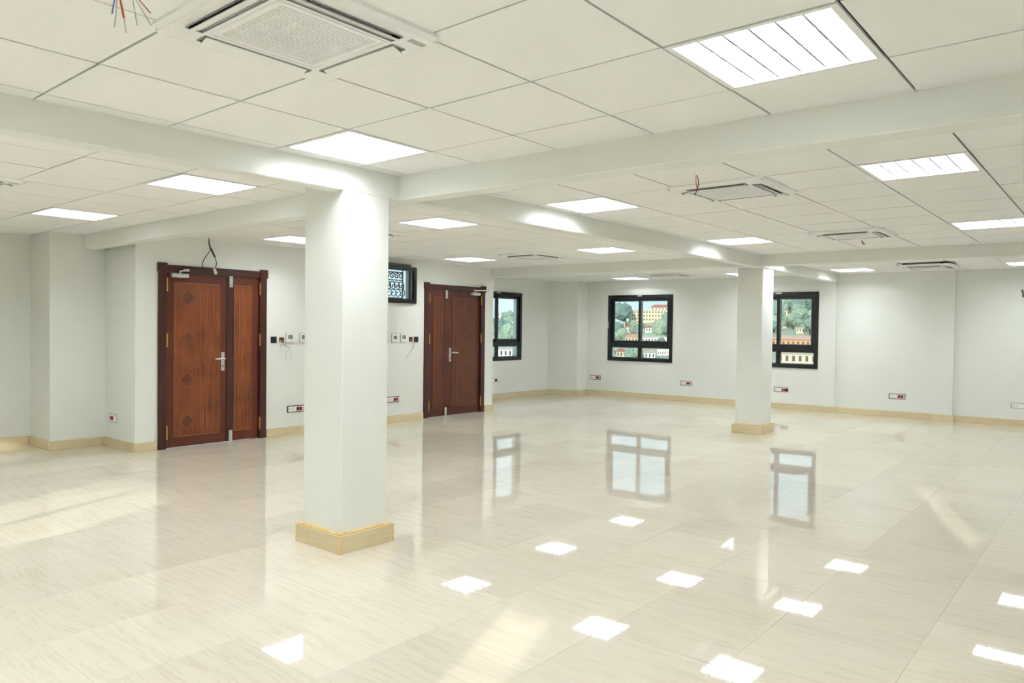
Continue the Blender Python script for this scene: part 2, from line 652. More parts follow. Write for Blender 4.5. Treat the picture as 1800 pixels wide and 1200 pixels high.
tiles.sort(key=lambda q: (0 if in_view((q[0] + q[1]) / 2, (q[2] + q[3]) / 2) else 1, ((q[0] + q[1]) / 2 - CAM.x) ** 2 + ((q[2] + q[3]) / 2 - CAM.y) ** 2))
tile_cache = {}
rest = MB()
for n, (x0, x1, y0, y1) in enumerate(tiles):
    if n < 295:
        w, h = round(x1 - x0, 3), round(y1 - y0, 3)
        if (w, h) not in tile_cache:
            tile_cache[(w, h)] = MB().box(-w / 2, -h / 2, 0, w / 2, h / 2, 0.011).mesh('ceiling_tile', 'ceiling_tile')
        o = link('ceiling_tile', tile_cache[(w, h)], ceiling, ((x0 + x1) / 2, (y0 + y1) / 2, HC + random.uniform(-0.0006, 0.0006)))
        o.rotation_euler = (random.gauss(0, 0.0012), random.gauss(0, 0.0012), 0)
    else:
        rest.box(x0, y0, HC, x1, y1, HC + 0.011)
if rest.v:
    tag(rest.build('ceiling_tiles_out_of_view', 'ceiling_tile', ceiling), kind='stuff')
for (x0, y0, x1, y1) in bars:
    cxx, cyy = (x0 + x1) / 2, (y0 + y1) / 2
    MB().box(x0 - cxx, y0 - cyy, 0, x1 - cxx, y1 - cyy, 0.03).build('grid_bar', 'grid_dark', ceiling, (cxx, cyy, HC + 0.0125))

# ---- downstand beams
BZ = 2.287
b = struct(MB().prism([(XB, 1.44), (1.10, 1.285), (1.55, 1.285), (1.55, 1.405), (1.10, 1.405), (XB, 1.56)], BZ, HC + 0.05).build('beam', 'beam_paint', bevel=0.006), 'white beam from the left edge to the near column')
tag(b, cat=None)
b = struct(MB().prism([(1.545, 1.42), (1.545, 1.27), (1.545 + 0.042 * 4.6, YR), (1.70 + 0.042 * 4.6, YR), (1.69, 1.27), (1.69, 1.42)], BZ, HC + 0.05).build('beam', 'beam_paint', bevel=0.006), 'white beam running right from the near column')
b = struct(MB().prism([(1.57, 6.75), (1.57, 1.42), (1.715, 1.42), (1.715, 6.75)], BZ, HC + 0.05).build('beam', 'beam_paint', bevel=0.006), 'white beam from the near column to the left wall')
b = struct(MB().prism([(1.69, 1.275), (7.95, 1.30), (7.95, 1.43), (1.69, 1.405)], BZ, HC + 0.05).build('beam', 'beam_paint', bevel=0.006), 'white beam between the two columns')
bx3 = lambda y: 7.70 + 0.046 * (YD - y)
b = struct(MB().prism([(bx3(7.3), 7.3), (bx3(YR), YR), (bx3(YR) + 0.2, YR), (bx3(7.3) + 0.2, 7.3)], BZ + 0.015, HC + 0.05).build('beam', 'beam_paint', bevel=0.006), 'white beam across the room over the far column')
b = struct(MB().prism([(8.08, 1.36), (12.0, 1.46), (12.0, 1.60), (8.08, 1.50)], BZ + 0.015, HC + 0.05).build('beam', 'beam_paint', bevel=0.006), 'white beam from the far column to the window wall')


# ---- columns
def column(x0, y0, x1, y1, label, top):
    c = struct(thing('column', label, None, ((x0 + x1) / 2, (y0 + y1) / 2, 0)), label)
    w, d = (x1 - x0) / 2, (y1 - y0) / 2
    MB().box(-w, -d, 0.0, w, d, top).build('shaft', 'column_paint', c, bevel=0.004)
    t, h = 0.034, 0.115
    for k in range(4):
        a, bq = (w, d) if k % 2 == 0 else (d, w)
        # mitred skirting board on one side
        MB().prism([(-a - t, -t), (a + t, -t), (a, 0), (-a, 0)], 0, h).build('skirting', 'skirting_marble', c, [(0, -d, 0), (w, 0, 0), (0, d, 0), (-w, 0, 0)][k], k * math.pi / 2, bevel=0.002)
        # uneven yellow grout fillet on its top edge
        m = MB()
        seg = 14
        for q in range(seg):
            u0, u1 = -a - 0.012 + (2 * a + 0.024) * q / seg, -a - 0.012 + (2 * a + 0.024) * (q + 1) / seg
            hh = 0.006 + 0.007 * random.random()
            m.box(u0, -0.026 + 0.004 * random.random(), h - 0.001, u1 + 0.002, 0.004, h + hh)
        m.build('grout', 'grout_yellow', c, [(0, -d, 0), (w, 0, 0), (0, d, 0), (-w, 0, 0)][k], k * math.pi / 2)
    for sx in (-1, 1):
        for sy in (-1, 1):
            MB().box(-0.005, -0.005, 0, 0.005, 0.005, h + 0.004).build('corner_grout', 'grout_yellow', c, (sx * (w + t - 0.003), sy * (d + t - 0.003), 0))
    return c


column(1.095, 1.29, 1.466, 1.700, 'near square white column with yellow grout on its marble skirting', HC + 0.02)
column(8.245, 1.39, 8.65, 1.750, 'far square white column in front of the window wall', HC + 0.02)

# ---- marble skirting along the walls
SKH, SKT = 0.10, 0.02
sk_cache = {}


def skirting_run(root, p, q, out, step=1.2):
    """tiles from p to q along the wall; `out` points into the room"""
    p, q, out = Vector(p), Vector(q), Vector(out).normalized()
    d = q - p
    L = d.length
    d.normalize()
    n = max(1, math.ceil(L / step - 0.15))
    l = L / n
    key = round(l, 3)
    if key not in sk_cache:
        sk_cache[key] = MB().box(-l / 2 + 0.0006, -SKT, 0, l / 2 - 0.0006, 0, SKH).mesh('skirting_tile', 'skirting_marble', bevel=0.0015)
    ang = math.atan2(-out.x, out.y) + math.pi
    for k in range(n):
        c = p + d * (l * (k + 0.5))
        link('skirting_tile', sk_cache[key], root, (c.x, c.y, 0), ang)


bl = struct(thing('baseboard_left', 'cream marble skirting along the door wall', None))
skirting_run(bl, (XB, 7.38), (1.22 - SKT, 7.38), (0, -1))
skirting_run(bl, (1.22, 7.38), (1.22, 6.74 - SKT), (-1, 0))
skirting_run(bl, (1.22, 6.74), (1.80 - SKT, 6.74), (0, -1))
skirting_run(bl, (1.80, 6.74), (1.80, YD - SKT), (-1, 0))
skirting_run(bl, (1.80, YD), (D1 - 0.69, YD), (0, -1))
skirting_run(bl, (D1 + 0.69, YD), (D2 - 0.71, YD), (0, -1))
skirting_run(bl, (D2 + 0.71, YD), (7.80, YD), (0, -1))
bc = struct(thing('baseboard_corner', 'cream marble skirting in the far corner', None))
skirting_run(bc, (7.80, 7.24), (11.08 - SKT, 7.24), (0, -1))
skirting_run(bc, (11.08, 7.24), (11.31, 6.62 - SKT), (-0.938, -0.348))
skirting_run(bc, (11.31 - SKT, 6.62), (11.71, 6.62), (0, -1))
bb = struct(thing('baseboard_back', 'cream marble skirting along the window wall', None))
bo = (-wout.x, -wout.y)
for (s0, s1, dd) in ((0.0, P1[0], 0), (P1[0] - SKT, P1[1] + SKT, -0.055), (P1[1], P2[0], 0), (P2[0] - SKT, P2[1] + SKT, -0.055), (P2[1], 9.9, 0)):
    skirting_run(bb, on_back(s0, dd), on_back(s1, dd), bo)


# ------------------------------------------------------------------ windows
def make_window(name, label, loc, rz, w, h=1.393, slides=True):
    """black aluminium window; origin at lower left of the opening, local y into the wall"""
    t = struct(thing(name, label, None, loc, rz), label)
    F = 0.068
    mz = 0.30                                    # transom
    fr = MB()
    fr.box(0, -0.018, 0, F, 0.07, h).box(w - F, -0.018, 0, w, 0.07, h)
    fr.box(F, -0.018, 0, w - F, 0.07, F).box(F, -0.018, h - F, w - F, 0.07, h)
    fr.box(F, -0.014, mz, w - F, 0.07, mz + 0.072)
    fr.box(w / 2 - 0.03, 0.0, F, w / 2 + 0.03, 0.07, mz) if slides else None
    fr.build('frame', 'black_alu', t, bevel=0.003)
    half = [(F, w / 2 - 0.03), (w / 2 + 0.03, w - F)] if slides else [(F, w - F)]
    for a, b in half:
        gk = MB()
        gk.box(a, 0.03, F, a + 0.018, 0.05, mz).box(b - 0.018, 0.03, F, b, 0.05, mz)
        gk.box(a, 0.03, F, b, 0.05, F + 0.018).box(a, 0.03, mz - 0.018, b, 0.05, mz)
        gk.build('glazing_bead', 'gasket_grey', t)
        MB().box(a, 0.038, F, b, 0.042, mz).build('lower_pane', 'window_glass', t)
    z0, z1 = mz + 0.072, h - F
    spans = [(F, w / 2 + 0.035, 0.042), (w / 2 - 0.035, w - F, 0.012)] if slides else [(F, w - F, 0.02)]
    for k, (a, b, y) in enumerate(spans):
        S = 0.055
        s = MB()
        s.box(a, y, z0, a + S, y + 0.026, z1).box(b - S, y, z0, b, y + 0.026, z1)
        s.box(a + S, y, z0, b - S, y + 0.026, z0 + S).box(a + S, y, z1 - S, b - S, y + 0.026, z1)
        so = s.build('sash', 'black_alu', t, bevel=0.002)
        MB().box(a + S, y + 0.011, z0 + S, b - S, y + 0.015, z1 - S).build('pane', 'window_glass', so)
        g = MB()
        q = 0.012
        g.box(a + S, y + 0.004, z0 + S, a + S + q, y + 0.022, z1 - S).box(b - S - q, y + 0.004, z0 + S, b - S, y + 0.022, z1 - S)
        g.box(a + S, y + 0.004, z0 + S, b - S, y + 0.022, z0 + S + q).box(a + S, y + 0.004, z1 - S - q, b - S, y + 0.022, z1 - S)
        g.build('gasket', 'gasket_grey', so)
        if slides and k == 1:
            MB().box(b - 0.036, y - 0.016, 0.80, b - 0.018, y, 0.93).build('pull_handle', 'black_plastic', so, bevel=0.004)
    if slides:
        MB().box(w / 2 - 0.055, -0.0195, h - 0.030, w / 2 + 0.055, -0.0175, h - 0.010).build('maker_label', 'label_white', t)
        MB().box(0.004, -0.026, 0.69, 0.022, -0.018, 0.83).build('latch', 'satin_steel', t, bevel=0.003)
    return t


make_window('window_1', 'black framed sliding window half hidden behind the far door wall', (W1[0], 7.24, 0.765), 0.0, W1[1] - W1[0], 1.39)
make_window('window_2', 'black framed sliding window in full view on the window wall', on_back(S2[0]) + (0.757,), WROT, S2[1] - S2[0])
make_window('window_3', 'black framed sliding window partly behind the far column', on_back(S3[0]) + (0.757,), WROT, S3[1] - S3[0])
for k, (yc, w) in enumerate(FRONT_W):
    make_window('window_%d' % (4 + k), 'black framed window in the wall behind the camera', (XB, yc - w / 2, 0.757), math.pi / 2, w, slides=(w > 1))
for k, (xc, w, z0, z1) in enumerate(RIGHT_W):
    f = struct(thing('window_%d' % (7 + k), 'small black framed window in the right wall outside the view', None, (xc + w / 2, YR, z0), math.pi))
    h_ = z1 - z0
    MB().box(0, -0.01, 0, 0.06, 0.06, h_).box(w - 0.06, -0.01, 0, w, 0.06, h_).box(0.06, -0.01, 0, w - 0.06, 0.06, 0.06).box(0.06, -0.01, h_ - 0.06, w - 0.06, 0.06, h_).build('frame', 'black_alu', f, bevel=0.003)
    MB().box(0.06, 0.02, 0.06, w - 0.06, 0.024, h_ - 0.06).build('pane', 'window_glass', f)

# ---- small high window with an ornamental iron grille beside the far door
t = struct(thing('window_10', 'small high black framed window with curled iron grille', None, (SWIN[0], YD, SWIN[2])), 'small high black framed window with curled iron grille')
w, h = SWIN[1] - SWIN[0], SWIN[3] - SWIN[2]
f = MB()
f.box(-0.012, -0.05, -0.02, 0.05, 0.05, h + 0.01).box(w - 0.06, -0.05, -0.02, w + 0.012, 0.05, h + 0.01)
f.box(0.05, -0.05, -0.02, w - 0.06, 0.05, 0.05).box(0.05, -0.05, h - 0.045, w - 0.06, 0.05, h + 0.01)
f.build('frame', 'black_alu', t, bevel=0.008, seg=2)
MB().box(-0.012, -0.07, h + 0.01, w - 0.13, 0.0, h + 0.045).build('top_rail', 'black_alu', t, bevel=0.003)
MB().box(0.05, 0.012, 0.05, w - 0.06, 0.016, h - 0.045).build('pane', 'window_glass', t)
s = MB()
s.box(w - 0.085, -0.02, 0.05, w - 0.06, 0.04, h - 0.045)
s.build('sash_edge', 'gasket_grey', t)
g = MB()
for zz in (0.06, 0.33, 0.45):
    g.tube([(0.05, 0.10, zz), (w - 0.15, 0.10, zz)], 0.009, 6)
g.tube([(w - 0.15, 0.10, 0.03), (w - 0.15, 0.10, 0.49)], 0.009, 6)
g.build('grille_bar', 'iron_grey', t)


def curl(cx, cz, r, turns, a0, sgn):
    pts = []
    for k in range(26):
        u = k / 25
        a = a0 + sgn * u * turns * 2 * math.pi
        rr = r * (1 - 0.82 * u)
        pts.append((cx + rr * math.cos(a), 0.10, cz + rr * math.sin(a)))
    return pts


for k in range(6):
    cx = 0.10 + 0.088 * k
    MB().tube(curl(cx, 0.25, 0.075, 1.3, -1.2, 1), 0.0085, 5).build('grille_scroll', 'iron_grey', t)
    MB().tube(curl(cx + 0.03, 0.13, 0.07, 1.2, 2.2, -1), 0.0075, 5).build('grille_scroll', 'iron_grey', t)
    MB().tube(curl(cx + 0.01, 0.39, 0.05, 1.2, 0.4, 1), 0.009, 5).build('grille_scroll', 'iron_grey', t)


# ------------------------------------------------------------------ doors
def make_door(name, label, cx, m, sc, woods):
    """double door, wide leaf on the side -m*x; local x scaled by sc"""
    panel, stile, diamond, bead = woods
    t = struct(thing(name, label, None, (cx, YD, 0)), label)

    def X(x):
        return m * x * sc

    def bx(mb, x0, x1, y0, y1, z0, z1):
        a, b2 = sorted((X(x0), X(x1)))
        return mb.box(a, y0, z0, b2, y1, z1)

    # casing
    bx(MB(), -0.6825, -0.590, -0.022, 0.20, 0, 2.03).build('door_jamb', 'wood_frame', t, bevel=0.004)
    bx(MB(), 0.590, 0.6825, -0.022, 0.20, 0, 2.03).build('door_jamb', 'wood_frame', t, bevel=0.004)
    hd = MB()
    bx(hd, -0.59, 0.59, -0.022, 0.20, 2.025, 2.108)
    bx(hd, -0.59, 0.59, -0.03, -0.02, 2.085, 2.105)
    hd.build('door_head', 'wood_frame', t, bevel=0.003)
    for s in (-1, 1):
        cb = MB()
        bx(cb, s * 0.586, s * 0.692, -0.036, 0.05, 2.02, 2.128)
        c = cb.build('corner_block', 'wood_frame', t, bevel=0.004)
        for q in (1, -1):
            a, b2 = (X(s * 0.598), 2.074 - q * 0.042), (X(s * 0.680), 2.074 + q * 0.042)
            MB().bar(a, b2, 0.006, -0.040, -0.034).build('cross_bead', stile, c)
    # wide leaf
    lf = bx(MB(), -0.588, 0.152, 0.012, 0.052, 0.006, 2.022).build('wide_leaf', stile, t, bevel=0.002)
    PX0, PX1, PZ0, PZ1 = -0.492, 0.062, 0.125, 1.912
    bx(MB(), PX0, PX1, 0.008, 0.02, PZ0, PZ1).build('panel', panel, lf)
    bd = MB()
    for (a, b2) in (((PX0, PZ0), (PX1, PZ0)), ((PX1, PZ0), (PX1, PZ1)), ((PX1, PZ1), (PX0, PZ1)), ((PX0, PZ1), (PX0, PZ0))):
        bd.bar((X(a[0]), a[1]), (X(b2[0]), b2[1]), 0.006, 0.003, 0.010)
    bd.build('panel_bead', bead, lf)
    for zc in (1.745, 1.270, 0.778, 0.295):
        r = 0.09
        xc = -0.337
        MB().prism_y([(X(xc), zc - r), (X(xc) + r, zc), (X(xc), zc + r), (X(xc) - r, zc)], 0.005, 0.010).build('diamond', diamond, lf)
        q = MB()
        P = [(X(xc), zc - r), (X(xc) + r, zc), (X(xc), zc + r), (X(xc) - r, zc)]
        for k in range(4):
            q.bar(P[k], P[(k + 1) % 4], 0.005, 0.001, 0.008)
        q.build('diamond_bead', bead, lf)
    for k, x in enumerate((-0.178, -0.099, -0.020)):
        q = MB()
        q.bar((X(x), 1.835), (X(x), 1.13), 0.005, 0.004, 0.010)
        q.bar((X(x), 1.13), (X(x - 0.045), 1.02), 0.005, 0.004, 0.010)
        q.bar((X(x - 0.045), 1.02), (X(x), 0.91), 0.005, 0.004, 0.010)
        q.bar((X(x), 0.91), (X(x), 0.195), 0.005, 0.004, 0.010)
        q.build('groove_bead', bead, lf)
    hz = ((1.805, 1.960), (1.168, 1.322), (0.110, 0.268))
    for a, b2 in hz:
        MB().tube([(X(-0.586), -0.024, a), (X(-0.586), -0.024, b2)], 0.0085, 8).build('hinge', 'brass', lf, smooth=False)
    # lever handle on a back plate
    hx = 0.106
    bx(MB(), hx - 0.022, hx + 0.022, 0.004, 0.013, 0.872, 1.097).build('lock_plate', 'satin_steel', lf, bevel=0.003)
    MB().tube(smooth_path([(X(hx), 0.010, 1.02), (X(hx), -0.045, 1.02), (X(hx - 0.02), -0.055, 1.02), (X(hx - 0.125), -0.052, 1.016)]), 0.0095, 8).build('lever', 'satin_steel', lf, smooth=True)
    kh = MB()
    kh.prism_y([(X(hx) + 0.008 * math.cos(a), 0.935 + 0.008 * math.sin(a)) for a in [k * math.pi / 4 for k in range(8)]], 0.0025, 0.005)
    kh.box(X(hx) - 0.004, 0.0025, 0.912, X(hx) + 0.004, 0.005, 0.93)
    kh.build('keyhole', 'black_plastic', lf)
    # astragal and narrow leaf
    bx(MB(), 0.156, 0.243, 0.004, 0.052, 0.006, 2.022).build('meeting_stile', 'wood_frame' if m == 1 else stile, t, bevel=0.003)
    nf = bx(MB(), 0.245, 0.588, 0.012, 0.052, 0.006, 2.022).build('narrow_leaf', stile, t, bevel=0.002)
    QX0, QX1 = 0.252, 0.482
    bx(MB(), QX0, QX1, 0.008, 0.02, PZ0, PZ1).build('panel', panel, nf)
    bd = MB()
    for (a, b2) in (((QX0, PZ0), (QX1, PZ0)), ((QX1, PZ0), (QX1, PZ1)), ((QX1, PZ1), (QX0, PZ1)), ((QX0, PZ1), (QX0, PZ0))):
        bd.bar((X(a[0]), a[1]), (X(b2[0]), b2[1]), 0.005, 0.003, 0.010)
    bd.build('panel_bead', bead, nf)
    for x in (0.315, 0.385):
        q = MB()
        q.bar((X(x), 1.835), (X(x), 1.13), 0.0045, 0.004, 0.010)
        q.bar((X(x), 1.13), (X(x - 0.04), 1.02), 0.0045, 0.004, 0.010)
        q.bar((X(x - 0.04), 1.02), (X(x), 0.91), 0.0045, 0.004, 0.010)
        q.bar((X(x), 0.91), (X(x), 0.195), 0.0045, 0.004, 0.010)
        q.build('groove_bead', bead, nf)
    for a, b2 in hz:
        MB().tube([(X(0.586), -0.024, a), (X(0.586), -0.024, b2)], 0.0085, 8).build('hinge', 'brass', nf)
    # flush bolts
    for (a, b2, kz) in ((1.888, 2.040, 1.918), (0.0, 0.139, 0.105)):
        bo_ = bx(MB(), 0.182, 0.227, -0.008, 0.006, a, b2).build('flush_bolt', 'chrome', t, bevel=0.002)
        bx(MB(), 0.194, 0.214, -0.016, -0.006, kz - 0.016, kz + 0.016).build('bolt_slide', 'chrome', bo_, bevel=0.003)
    # door closer
    cl = MB()
    cl.tube([(X(-0.54), -0.025, 1.991), (X(-0.345), -0.025, 1.991)], 0.027, 12)
    c = cl.build('closer_body', 'silver_paint', t, smooth=False)
    MB().tube([(X(-0.44), -0.03, 1.96), (X(-0.44), -0.03, 2.045)], 0.012, 8).build('closer_spindle', 'silver_paint', c)
    if m == 1:
        MB().tube([(X(-0.44), -0.035, 2.043), (X(-0.40), -0.075, 2.048), (X(-0.345), -0.045, 2.055)], 0.011, 6).build('closer_arm', 'silver_paint', c)
        bx(MB(), -0.40, -0.335, -0.045, -0.02, 2.042, 2.070).build('closer_shoe', 'silver_paint', c, bevel=0.003)
    else:
        MB().tube([(X(-0.37), -0.04, 2.046), (X(-0.55), -0.11, 2.050), (X(-0.73), -0.05, 2.056)], 0.010, 6).build('closer_arm', 'chrome', c)
        bx(MB(), -0.60, -0.68, -0.05, -0.02, 2.046, 2.068).build('closer_shoe', 'silver_paint', c, bevel=0.003)
    return t


make_door('door_1', 'orange brown wooden double door with carved diamonds near the left', D1, 1, 1.0, ('wood_panel', 'wood_stile', 'wood_diamond', 'wood_bead'))
make_door('door_2', 'dull brown wooden double door right of the near column', D2, -1, 1.026, ('wood_panel_b', 'wood_stile_b', 'wood_diamond_b', 'wood_bead_b'))


# ------------------------------------------------------------------ ceiling lights
def make_light():
    t = thing('ceiling_light', '', 'ceiling light', (0, 0, 0))
    o_, i_ = 0.296, 0.272
    fr = MB()
    fr.box(-o_, -o_, -0.003, o_, -i_, 0.008).box(-o_, i_, -0.003, o_, o_, 0.008)
    fr.box(-o_, -i_, -0.003, -i_, i_, 0.008).box(i_, -i_, -0.003, o_, i_, 0.008)
    fr.build('frame', 'white_metal', t)
    hs = MB()
    hs.box(-i_ - 0.004, -i_ - 0.004, 0.008, i_ + 0.004, -i_, 0.085).box(-i_ - 0.004, i_, 0.008, i_ + 0.004, i_ + 0.004, 0.085)
    hs.box(-i_ - 0.004, -i_, 0.008, -i_, i_, 0.085).box(i_, -i_, 0.008, i_ + 0.004, i_, 0.085)
    hs.box(-i_ - 0.004, -i_ - 0.004, 0.081, i_ + 0.004, i_ + 0.004, 0.085)
    hs.build('housing', 'louvre_white', t)
    tb = MB()          # shallow lamp strip: emitting face with bevelled sides
    tb.v = [(-0.036, -0.262, 0), (0.036, -0.262, 0), (0.036, 0.262, 0), (-0.036, 0.262, 0), (-0.042, -0.266, 0.01), (0.042, -0.266, 0.01), (0.042, 0.266, 0.01), (-0.042, 0.266, 0.01)]
    tb.f = [(3, 2, 1, 0), (0, 1, 5, 4), (1, 2, 6, 5), (2, 3, 7, 6), (3, 0, 4, 7)]
    tb = tb.mesh('lamp_strip', 'tube_light')
    for x in (-0.204, -0.068, 0.068, 0.204):
        link('lamp_strip', tb, t, (x, 0, 0.058))
    bl_ = MB()
    bl_.v = [(x, y, z) for x in (-i_, i_) for (y, z) in ((-0.0042, 0), (0.0042, 0), (0.0012, 0.028), (-0.0012, 0.028))]
    bl_.f = [(0, 1, 2, 3), (7, 6, 5, 4), (0, 4, 5, 1), (1, 5, 6, 2), (2, 6, 7, 3), (3, 7, 4, 0)]
    bl_ = bl_.mesh('louvre_blade', 'louvre_satin')
    for k in range(5):
        link('louvre_blade', bl_, t, (0, -i_ + 2 * i_ * (k + 1) / 6, 0.004))
    rf = MB().prism_y([(-0.003, 0.0), (0.003, 0.0), (0.008, 0.034), (-0.008, 0.034)], -i_, i_).mesh('reflector', 'louvre_satin')
    for x in (-0.136, 0, 0.136):
        link('reflector', rf, t, (x, 0, 0.006))
    return t


LIGHT_LABEL = {
    (0.9, 0.9): 'louvred ceiling light right above the near column',
    (0.9, -1.5): 'largest louvred ceiling light at the top right',
    (3.3, -1.5): 'louvred ceiling light beyond the right beam, right of the cassette with wires',
    (3.3, 0.9): 'louvred ceiling light beside the long beam between the columns, nearer one',
    (6.3, 0.9): 'louvred ceiling light just left above the far column',
    (6.3, -1.5): 'flat looking louvred ceiling light at the right edge before the far beam',
    (3.3, 2.7): 'louvred ceiling light close to the right of the near column',
    (6.3, 2.7): 'louvred ceiling light left of the long beam near the far beam',
    (6.3, 5.1): 'louvred ceiling light over the dull brown door',
    (3.3, 5.1): 'louvred ceiling light cut by the left edge of the near column',
    (0.9, 2.7): 'louvred ceiling light behind the left beam, larger one',
    (0.9, 5.1): 'louvred ceiling light close to the stepped left wall',
    (8.7, -1.4): 'louvred ceiling light mirrored at the right edge of the floor, behind the far beam',
    (8.7, 1.0): 'louvred ceiling light just behind the far beam beside the far column',
    (8.7, 2.8): 'louvred ceiling light behind the far beam, second left of the far column',
    (8.7, 5.2): 'louvred ceiling light behind the far beam over the corner window',
    (11.1, 1.0): 'thin looking ceiling light above the first pilaster of the window wall',
    (11.1, 5.2): 'thin looking ceiling light above the fully visible window',
    (11.1, -1.4): 'thin looking ceiling light at the far right edge beside the window wall',
    (11.1, 2.8): 'ceiling light peeping out left of the far column',
}
proto = make_light()
first = True
for (x, y) in LIGHTS:
    o = proto if first else copy_tree(proto)
    first = False
    o.location = (x, y, HC)
    o['label'] = LIGHT_LABEL.get((x, y), 'added louvred fill light behind the camera out of view')
    o['group'] = 'added fill lights behind the camera' if (x, y) not in LIGHT_LABEL else 'recessed louvred ceiling lights'


# ------------------------------------------------------------------ cassette air conditioners
def make_ac():
    t = thing('ceiling_air_conditioner', '', 'air conditioner')
    T = 0.026
    hw = 0.335
    m = MB()
    slots = [(-0.21, 0.21, -0.288, -0.238), (-0.21, 0.21, 0.238, 0.288), (-0.288, -0.238, -0.21, 0.21), (0.238, 0.288, -0.21, 0.21), (-0.185, 0.185, -0.185, 0.185)]
    # plate with openings: build in xz and turn into xy
    tmp = MB()
    holed(tmp, -hw, hw, -hw, hw, -T, 0.0, slots)
    m.v = [(x, z, y) for (x, y, z) in tmp.v]
    m.f = tmp.f
    # sloping rim
    n = len(m.v)
    c = 0.03
    def octo(h_, z):
        return [(-h_ + c, -h_, z), (h_ - c, -h_, z), (h_, -h_ + c, z), (h_, h_ - c, z), (h_ - c, h_, z), (-h_ + c, h_, z), (-h_, h_ - c, z), (-h_, -h_ + c, z)]
    m.v += octo(0.352, 0.0) + octo(0.352, -0.012) + octo(0.336, -T)
    for lvl in (0, 8):
        for k in range(8):
            k2 = (k + 1) % 8
            m.f.append((n + lvl + k, n + lvl + k2, n + lvl + 8 + k2, n + lvl + 8 + k))
    m.build('panel', 'plastic_white', t)
    # raised border round the intake
    b = MB()
    for (x0, y0, x1, y1) in ((-0.212, -0.212, 0.212, -0.204), (-0.212, 0.204, 0.212, 0.212), (-0.212, -0.204, -0.204, 0.204), (0.204, -0.204, 0.212, 0.204)):
        b.box(x0, y0, -T - 0.004, x1, y1, -T + 0.001)
    b.build('intake_border', 'plastic_white', t)
    g = MB()
    for k in range(27):
        y = -0.182 + 0.364 * k / 26
        g.box(-0.185, y - 0.0046, -T + 0.002, 0.185, y + 0.0046, -T + 0.010)
    for k in range(5):
        x = -0.148 + 0.074 * k
        g.box(x - 0.002, -0.185, -T + 0.003, x + 0.002, 0.185, -T + 0.012)
    g.build('intake_grille', 'plastic_white', t)
    MB().box(-0.185, -0.185, -0.010, 0.185, 0.185, -0.006).build('filter', 'plastic_offwhite', t)
    duct = MB()
    duct.box(-0.21, -0.030, 0.022, 0.21, 0.030, 0.026)
    duct.box(-0.214, -0.030, -0.03, -0.21, 0.030, 0.026).box(0.21, -0.030, -0.03, 0.214, 0.030, 0.026)
    duct.box(-0.21, -0.030, -0.03, 0.21, -0.026, 0.026).box(-0.21, 0.026, -0.03, 0.21, 0.030, 0.026)
    dm = duct.mesh('air_outlet', 'slot_dark')
    fl = MB()
    fl.v = [(-0.203, -0.026, -0.044), (0.203, -0.026, -0.044), (0.203, 0.016, -0.027), (-0.203, 0.016, -0.027), (-0.203, -0.026, -0.039), (0.203, -0.026, -0.039), (0.203, 0.016, -0.022), (-0.203, 0.016, -0.022)]
    fl.f = [(0, 1, 2, 3), (7, 6, 5, 4), (0, 4, 5, 1), (1, 5, 6, 2), (2, 6, 7, 3), (3, 7, 4, 0)]
    fm = fl.mesh('air_flap', 'plastic_white')
    for k in range(4):
        a = k * math.pi / 2
        d = 0.263
        pos = (d * math.sin(a), -d * math.cos(a), 0)
        link('air_outlet', dm, t, pos, a)
        link('air_flap', fm, t, pos, a)
    MB().box(0.245, -0.30, -T - 0.002, 0.315, -0.275, -T + 0.001).build('receiver', 'slot_grey', t, bevel=0.001)
    return t


AC_LABEL = {
    (-0.3, -0.3): 'largest cassette air conditioner at the top left',
    (3.3, -0.3): 'cassette air conditioner with dangling wire beyond the right beam',
    (6.3, -0.3): 'cassette air conditioner before the far beam, right of the far column',
    (10.5, -0.2): 'cassette air conditioner with a dark gap above its edge near the window wall',
    (-0.3, 3.9): 'cassette air conditioner cut by the left edge of the picture',
    (3.3, 3.9): 'cassette air conditioner hidden behind the near column',
    (6.3, 3.9): 'cassette air conditioner near the far beam above the corner window',
    (10.5, 4.0): 'cassette air conditioner above the fully visible window',
}
proto = make_ac()
for k, (x, y) in enumerate(ACS):
    o = proto if k == 0 else copy_tree(proto)
    o.location = (x, y, HC)
    o['label'] = AC_LABEL[(x, y)]
    o['group'] = 'ceiling cassette air conditioners'
    if k == 3:      # hangs a little low at its near side: dark gap
        o.location.z = HC - 0.028


# ------------------------------------------------------------------ wall outlets and devices
def make_outlet(name, label, loc, rz, w=0.255, h=0.088, dark=True, extra=None, sock=(0.03, 0.075), group='wall socket strips'):
    t = thing(name, label, 'wall socket', loc, rz, group)
    MB().box(-w / 2, -0.006, -h / 2, w / 2, 0.0, h / 2).build('surround', 'black_plastic' if dark else 'slot_grey', t, bevel=0.002)  # the grey version paints in a plate outline with slight shadow
    MB().box(-w / 2 + 0.014, -0.012, -h / 2 + 0.010, w / 2 - 0.010, -0.005, h / 2 - 0.010).build('faceplate', 'plastic_white', t, bevel=0.002)
    for x in sock:
        s = MB().box(x - 0.021, -0.016, -0.023, x + 0.021, -0.010, 0.023).build('red_socket', 'red_plastic', t, bevel=0.002)
        MB().prism_y([(x + 0.015 * math.cos(a), 0.015 * math.sin(a)) for a in [k * math.pi / 5 for k in range(10)]], -0.018, -0.014).build('socket_well', 'red_dark', s)
    for x in (-0.085, -0.045):
        if w > 0.2:
            MB().box(x - 0.014, -0.0135, -0.016, x + 0.014, -0.010, 0.016).build('data_port', 'plastic_offwhite', t, bevel=0.001)
    if extra:
        MB().box(extra - 0.02, -0.016, -0.026, extra + 0.02, -0.010, 0.026).build('black_module', 'black_plastic', t, bevel=0.002)
    return t


